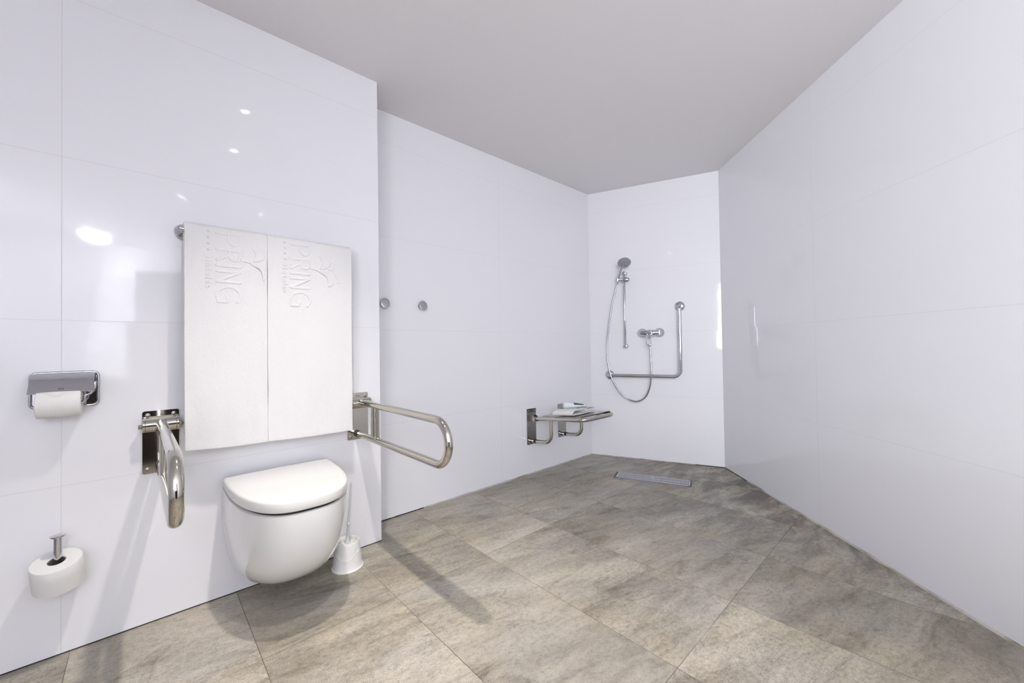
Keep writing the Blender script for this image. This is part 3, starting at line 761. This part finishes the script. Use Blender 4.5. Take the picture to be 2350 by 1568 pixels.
bm = NB(); ribbon(bm, [(.165, .008), (.05, .008), (-.08, .008), (-.135, .0085), (-.160, .020), (-.152, .036), (-.11, .044), (-.02, .0395), (.045, .035), (.066, .0285), (.05, .0225), (.0, .0225)], -.10, .095, .0135, 1.0, .10)
obj('folded_cloth', bm, TERRY, ft, autosmooth=70)
bm = NB(); ribbon(bm, [(.082, .0235), (.13, .0235), (.168, .0225), (.184, .031), (.170, .0405), (.12, .0465), (.085, .0430)], -.09, .085, .0125, 4.0, .10)
obj('turned_end', bm, TERRY, ft, autosmooth=70)
# white tube with green label lying on it
tb = thing('toiletry_tube', 'white toiletry tube with dark green label lying on the folded hand towel', 'toiletry tube', (-2.05, 2.57, zb + .052))
def soft_tube(bm, p0, p1, r0, rf, tf, n=18, seg=24):
    p0, p1 = Vector(p0), Vector(p1); d = (p1 - p0); x, y = frame_of(d); upv = Vector((0, 0, 1)); side = d.normalized().cross(upv).normalized(); upv = side.cross(d.normalized())
    rs = []
    for i in range(n + 1):
        t_ = i / n; a = r0 * (1 - t_) + rf * t_; b = r0 * (1 - t_**1.4) + tf * t_**1.4
        if i == 0: a *= .9; b *= .9
        rs.append([bm.verts.new(p0 + d * t_ + side * a * math.cos(2*PI*k/seg) + upv * b * math.sin(2*PI*k/seg)) for k in range(seg)])
    for q, s_ in zip(rs, rs[1:]):
        for k in range(seg): bm.faces.new((q[k], q[(k+1) % seg], s_[(k+1) % seg], s_[k]))
    bm.faces.new(rs[0][::-1]); bm.faces.new(rs[-1])
pa, pb = Vector((-2.088, 2.508, zb + .0735)), Vector((-2.020, 2.665, zb + .064))
bm = NB(); soft_tube(bm, pa, pb, .024, .034, .006); obj('tube_body', bm, BOTL, tb)
bm = NB(); d_ = (pb - pa).normalized(); lathe(bm, pa - d_ * .030, d_, [(0, 0), (0, .022), (.002, .0245), (.028, .0250), (.031, .0245), (.031, 0)], 32); obj('cap', bm, BOTL, tb)
side = d_.cross(Vector((0, 0, 1))).normalized(); upv = side.cross(d_)
bm = NB(); g0 = []
for i in range(9):
    t_ = .30 + .50 * i / 8; a = .024 * (1 - t_) + .034 * t_ + .0004; b = .024 * (1 - t_**1.4) + .006 * t_**1.4 + .0006
    g0.append([bm.verts.new(pa + (pb - pa) * t_ + side * a * math.cos(q) + upv * b * math.sin(q)) for q in [math.radians(20 + 110 * k / 12) for k in range(13)]])
for q, s_ in zip(g0, g0[1:]):
    for k in range(12): bm.faces.new((q[k], q[k+1], s_[k+1], s_[k]))
obj('printed_label', bm, GREEN, tb)

# ---------------------------------------------------------------- shower fittings on the back wall
def Bv(t, o, z): return BW(t, o, z)
EN3 = Vector((EN.x, EN.y, 0)); ET3 = Vector((ET.x, ET.y, 0))
sr_ = thing('shower_riser_rail', 'slim chrome riser rail with slider holding the hand shower on the back wall', 'shower rail', Bv(.352, 0, 1.07))
bm = NB(); tube(bm, [Bv(.353, .058, 1.765), Bv(.352, .058, 1.072)], .0105, 22, roundcap=True); obj('pole', bm, CHROME, sr_)
for z in (1.768, 1.071):
    bm = NB(); lathe(bm, Bv(.353, .0003, z), EN3, [(0, 0), (0, .022), (.012, .022), (.020, .016), (.048, .013), (.062, .017), (.070, .014), (.073, 0)], 28); obj('mount', bm, CHROME, sr_)
bm = NB()
q0, q1 = Bv(.325, .075, 1.706), Bv(.398, .070, 1.700)
tube(bm, [Bv(.300, .090, 1.708), Bv(.330, .082, 1.706), Bv(.352, .074, 1.704), Bv(.372, .070, 1.702)], .0125, 20, True)
tube(bm, [Bv(.350, .076, 1.703), Bv(.365, .076, 1.703), Bv(.384, .074, 1.702)], .0225, 24, True, (EN3, .72), roundcap=True)
lathe(bm, Bv(.296, .090, 1.690), (0, 0, 1), [(0, .010), (0, .016), (.034, .018), (.034, .012), (0, .010)], 24)
obj('slider', bm, GREYCH, sr_)
hs = thing('hand_shower', 'chrome hand shower with round grey spray face held by the rail slider', 'shower head', Bv(.30, .10, 1.69))
hp = [Bv(.2915, .086, 1.672), Bv(.300, .094, 1.715), Bv(.325, .112, 1.775), Bv(.345, .130, 1.825), Bv(.352, .150, 1.850)]
bm = NB(); tube(bm, catmull(hp, 8), [.0095, .0100, .0115, .0125, .0128, .0130, .0135, .0150, .0150], 22) if False else tube(bm, catmull(hp, 8), [.0115 + .0050 * i / 32 for i in range(33)], 22)
obj('handle', bm, CHROME, hs)
hax = (EN3 * .48 + Vector((0, 0, -.86)) + ET3 * .14).normalized(); hc_ = Bv(.374, .160, 1.850)
bm = NB(); lathe(bm, hc_ - hax * .020, hax, [(0, 0), (.002, .024), (.008, .046), (.014, .059), (.022, .0625), (.028, .0610), (.028, .056)], 44); obj('head', bm, CHROME, hs)
bm = NB(); lathe(bm, hc_ + hax * .0065, hax, [(0, .0565), (.0008, .0565), (.0018, .053), (.0018, 0)], 44)
x_, y_ = frame_of(hax)
sf = obj('spray_face', bm, SPRAY, hs)
bm = NB()
for rr_, n__ in ((.046, 24), (.034, 18), (.021, 11), (.009, 5)):
    for k in range(n__):
        a = 2 * PI * k / n__; p = hc_ + hax * .0080 + (x_ * math.cos(a) + y_ * math.sin(a)) * rr_
        lathe(bm, p, hax, [(0, .0022), (.0015, .0018), (.002, 0)], 8)
obj('nozzles', bm, PGREY, sf)
sh = NB(); hpts = catmull([Bv(.2900, .084, 1.680), Bv(.272, .080, 1.60), Bv(.238, .078, 1.47), Bv(.205, .076, 1.28), Bv(.184, .074, 1.095), Bv(.188, .084, .93), Bv(.225, .090, .77), Bv(.295, .080, .640), Bv(.372, .070, .572), Bv(.450, .070, .553), Bv(.520, .068, .590), Bv(.565, .080, .680), Bv(.583, .088, .80), Bv(.583, .080, .95), Bv(.5745, .076, 1.085)], 14)
tube(sh, hpts, .0075, 14)
ho = thing('shower_hose', 'ribbed chrome hose looping from the mixer up to the hand shower', 'hose', Bv(.45, .07, .553))
obj('ribbed_hose', sh, HOSE, ho)
for p, q in ((hpts[0], hpts[3]), (hpts[-1], hpts[-5])):
    bm = NB(); d = (Vector(q) - Vector(p)).normalized(); lathe(bm, Vector(p) - d * .004, d, [(0, 0), (0, .0105), (.018, .0105), (.026, .0085), (.026, 0)], 18); obj('hose_end', bm, CHROME, ho)
mx = thing('shower_mixer', 'chrome single-lever shower mixer between riser rail and angled grab rail', 'shower mixer', Bv(.578, 0, 1.19))
for tt in (.500, .655):
    bm = NB(); lathe(bm, Bv(tt, .0003, 1.193), EN3, [(0, 0), (0, .043), (.004, .044), (.012, .041), (.024, .031), (.034, .0235), (.052, .0205), (.058, .018), (.058, 0)], 36); obj('wall_flange', bm, CHROME, mx)
bm = NB(); tube(bm, [Bv(.497, .062, 1.193), Bv(.52, .064, 1.193), Bv(.555, .066, 1.191), Bv(.578, .068, 1.190), Bv(.60, .066, 1.191), Bv(.635, .064, 1.193), Bv(.658, .062, 1.193)], [.021, .0235, .027, .031, .027, .0235, .021], 26)
lathe(bm, Bv(.578, .062, 1.188), EN3, [(0, .031), (.030, .030), (.045, .029), (.055, .024), (.058, 0)], 32)
lathe(bm, Bv(.577, .070, 1.168), (0, 0, -1), [(0, .011), (.020, .011), (.022, .0095), (.032, .0095), (.032, 0)], 22)
obj('body', bm, CHROME, mx)
bm = NB(); lp = []
for i in range(41):
    a = 2 * PI * i / 40; lp.append((.572 + .0215 * math.copysign(abs(math.cos(a))**.8, math.cos(a)), .128 + .010 * math.sin(a) * -1, 1.128 + .052 * math.copysign(abs(math.sin(a))**.75, math.sin(a))))
tube(bm, [Bv(*p) for p in lp], .0046, 14, False)
tube(bm, [Bv(.578, .112, 1.188), Bv(.574, .120, 1.180)], .016, 18, roundcap=False)
obj('lever', bm, CHROME, mx)
gb = thing('angled_grab_rail', 'L-shaped chrome grab rail at the right of the shower on the back wall', 'grab rail', Bv(.83, 0, .79))
path = fillet([Bv(.188, .004, .793), Bv(.188, .058, .793), Bv(.832, .058, .790), Bv(.832, .058, 1.428), Bv(.832, .004, 1.428)], [0, .028, .062, .028, 0], 12)
bm = NB(); tube(bm, path, .0165, 26); obj('bar', bm, CHROME, gb)
for tt, z in ((.188, .793), (.832, 1.428)):
    bm = NB(); lathe(bm, Bv(tt, .0003, z), EN3, [(0, 0), (0, .043), (.003, .044), (.010, .040), (.016, .030), (.019, .018), (.019, 0)], 40); obj('wall_flange', bm, CHROME, gb)

# ---------------------------------------------------------------- floor drain
dr = thing('floor_drain', 'grey slotted rectangular drain grate in the shower floor', 'drain grate', (-1.62, 2.97, 0))
p0 = Vector((-1.907, 2.948)); dL = .566; dW = .145; u_ = ET3; v_ = EN3
o_ = Vector((p0.x, p0.y, 0))
def DP(a, b, z=0): return o_ + u_ * a + v_ * b + Vector((0, 0, z))
Mdr = Matrix((u_, -v_ * -1, Vector((0, 0, 1)))).transposed().to_4x4()
def dbox(bm, a0, a1, b0, b1, z0, z1): poly_prism(bm, [DP(a0, b0, z0), DP(a1, b0, z0), DP(a1, b1, z0), DP(a0, b1, z0)], (0, 0, z1 - z0))
bm = NB(); dbox(bm, -.010, dL + .006, -.005, dW, .0004, .0012); obj('pit', bm, mat('grimy_drain_pit', (.07, .068, .075), .7), dr)
bm = NB(); a0, a1, b0, b1 = .004, dL - .002, .004, dW - .003
dbox(bm, a0, a1, b0, b0 + .010, .0012, .0042); dbox(bm, a0, a1, b1 - .010, b1, .0012, .0042); dbox(bm, a0, a1, (b0+b1)/2 - .004, (b0+b1)/2 + .004, .0012, .0042)
n_s = 47; st = (a1 - a0 - .012) / n_s
for k in range(n_s + 1): dbox(bm, a0 + k * st + .001, a0 + k * st + .0086, b0, b1, .0012, .0040)
dbox(bm, a0, a0 + .012, b0, b1, .0012, .0042); dbox(bm, a1 - .012, a1, b0, b1, .0012, .0042)
dbox(bm, (a0+a1)/2 - .018, (a0+a1)/2 + .018, b0 + .030, b1 - .055, .0012, .0042)
obj('grate', bm, GRATE, dr, smooth=False)
bpy.context.view_layer.update()
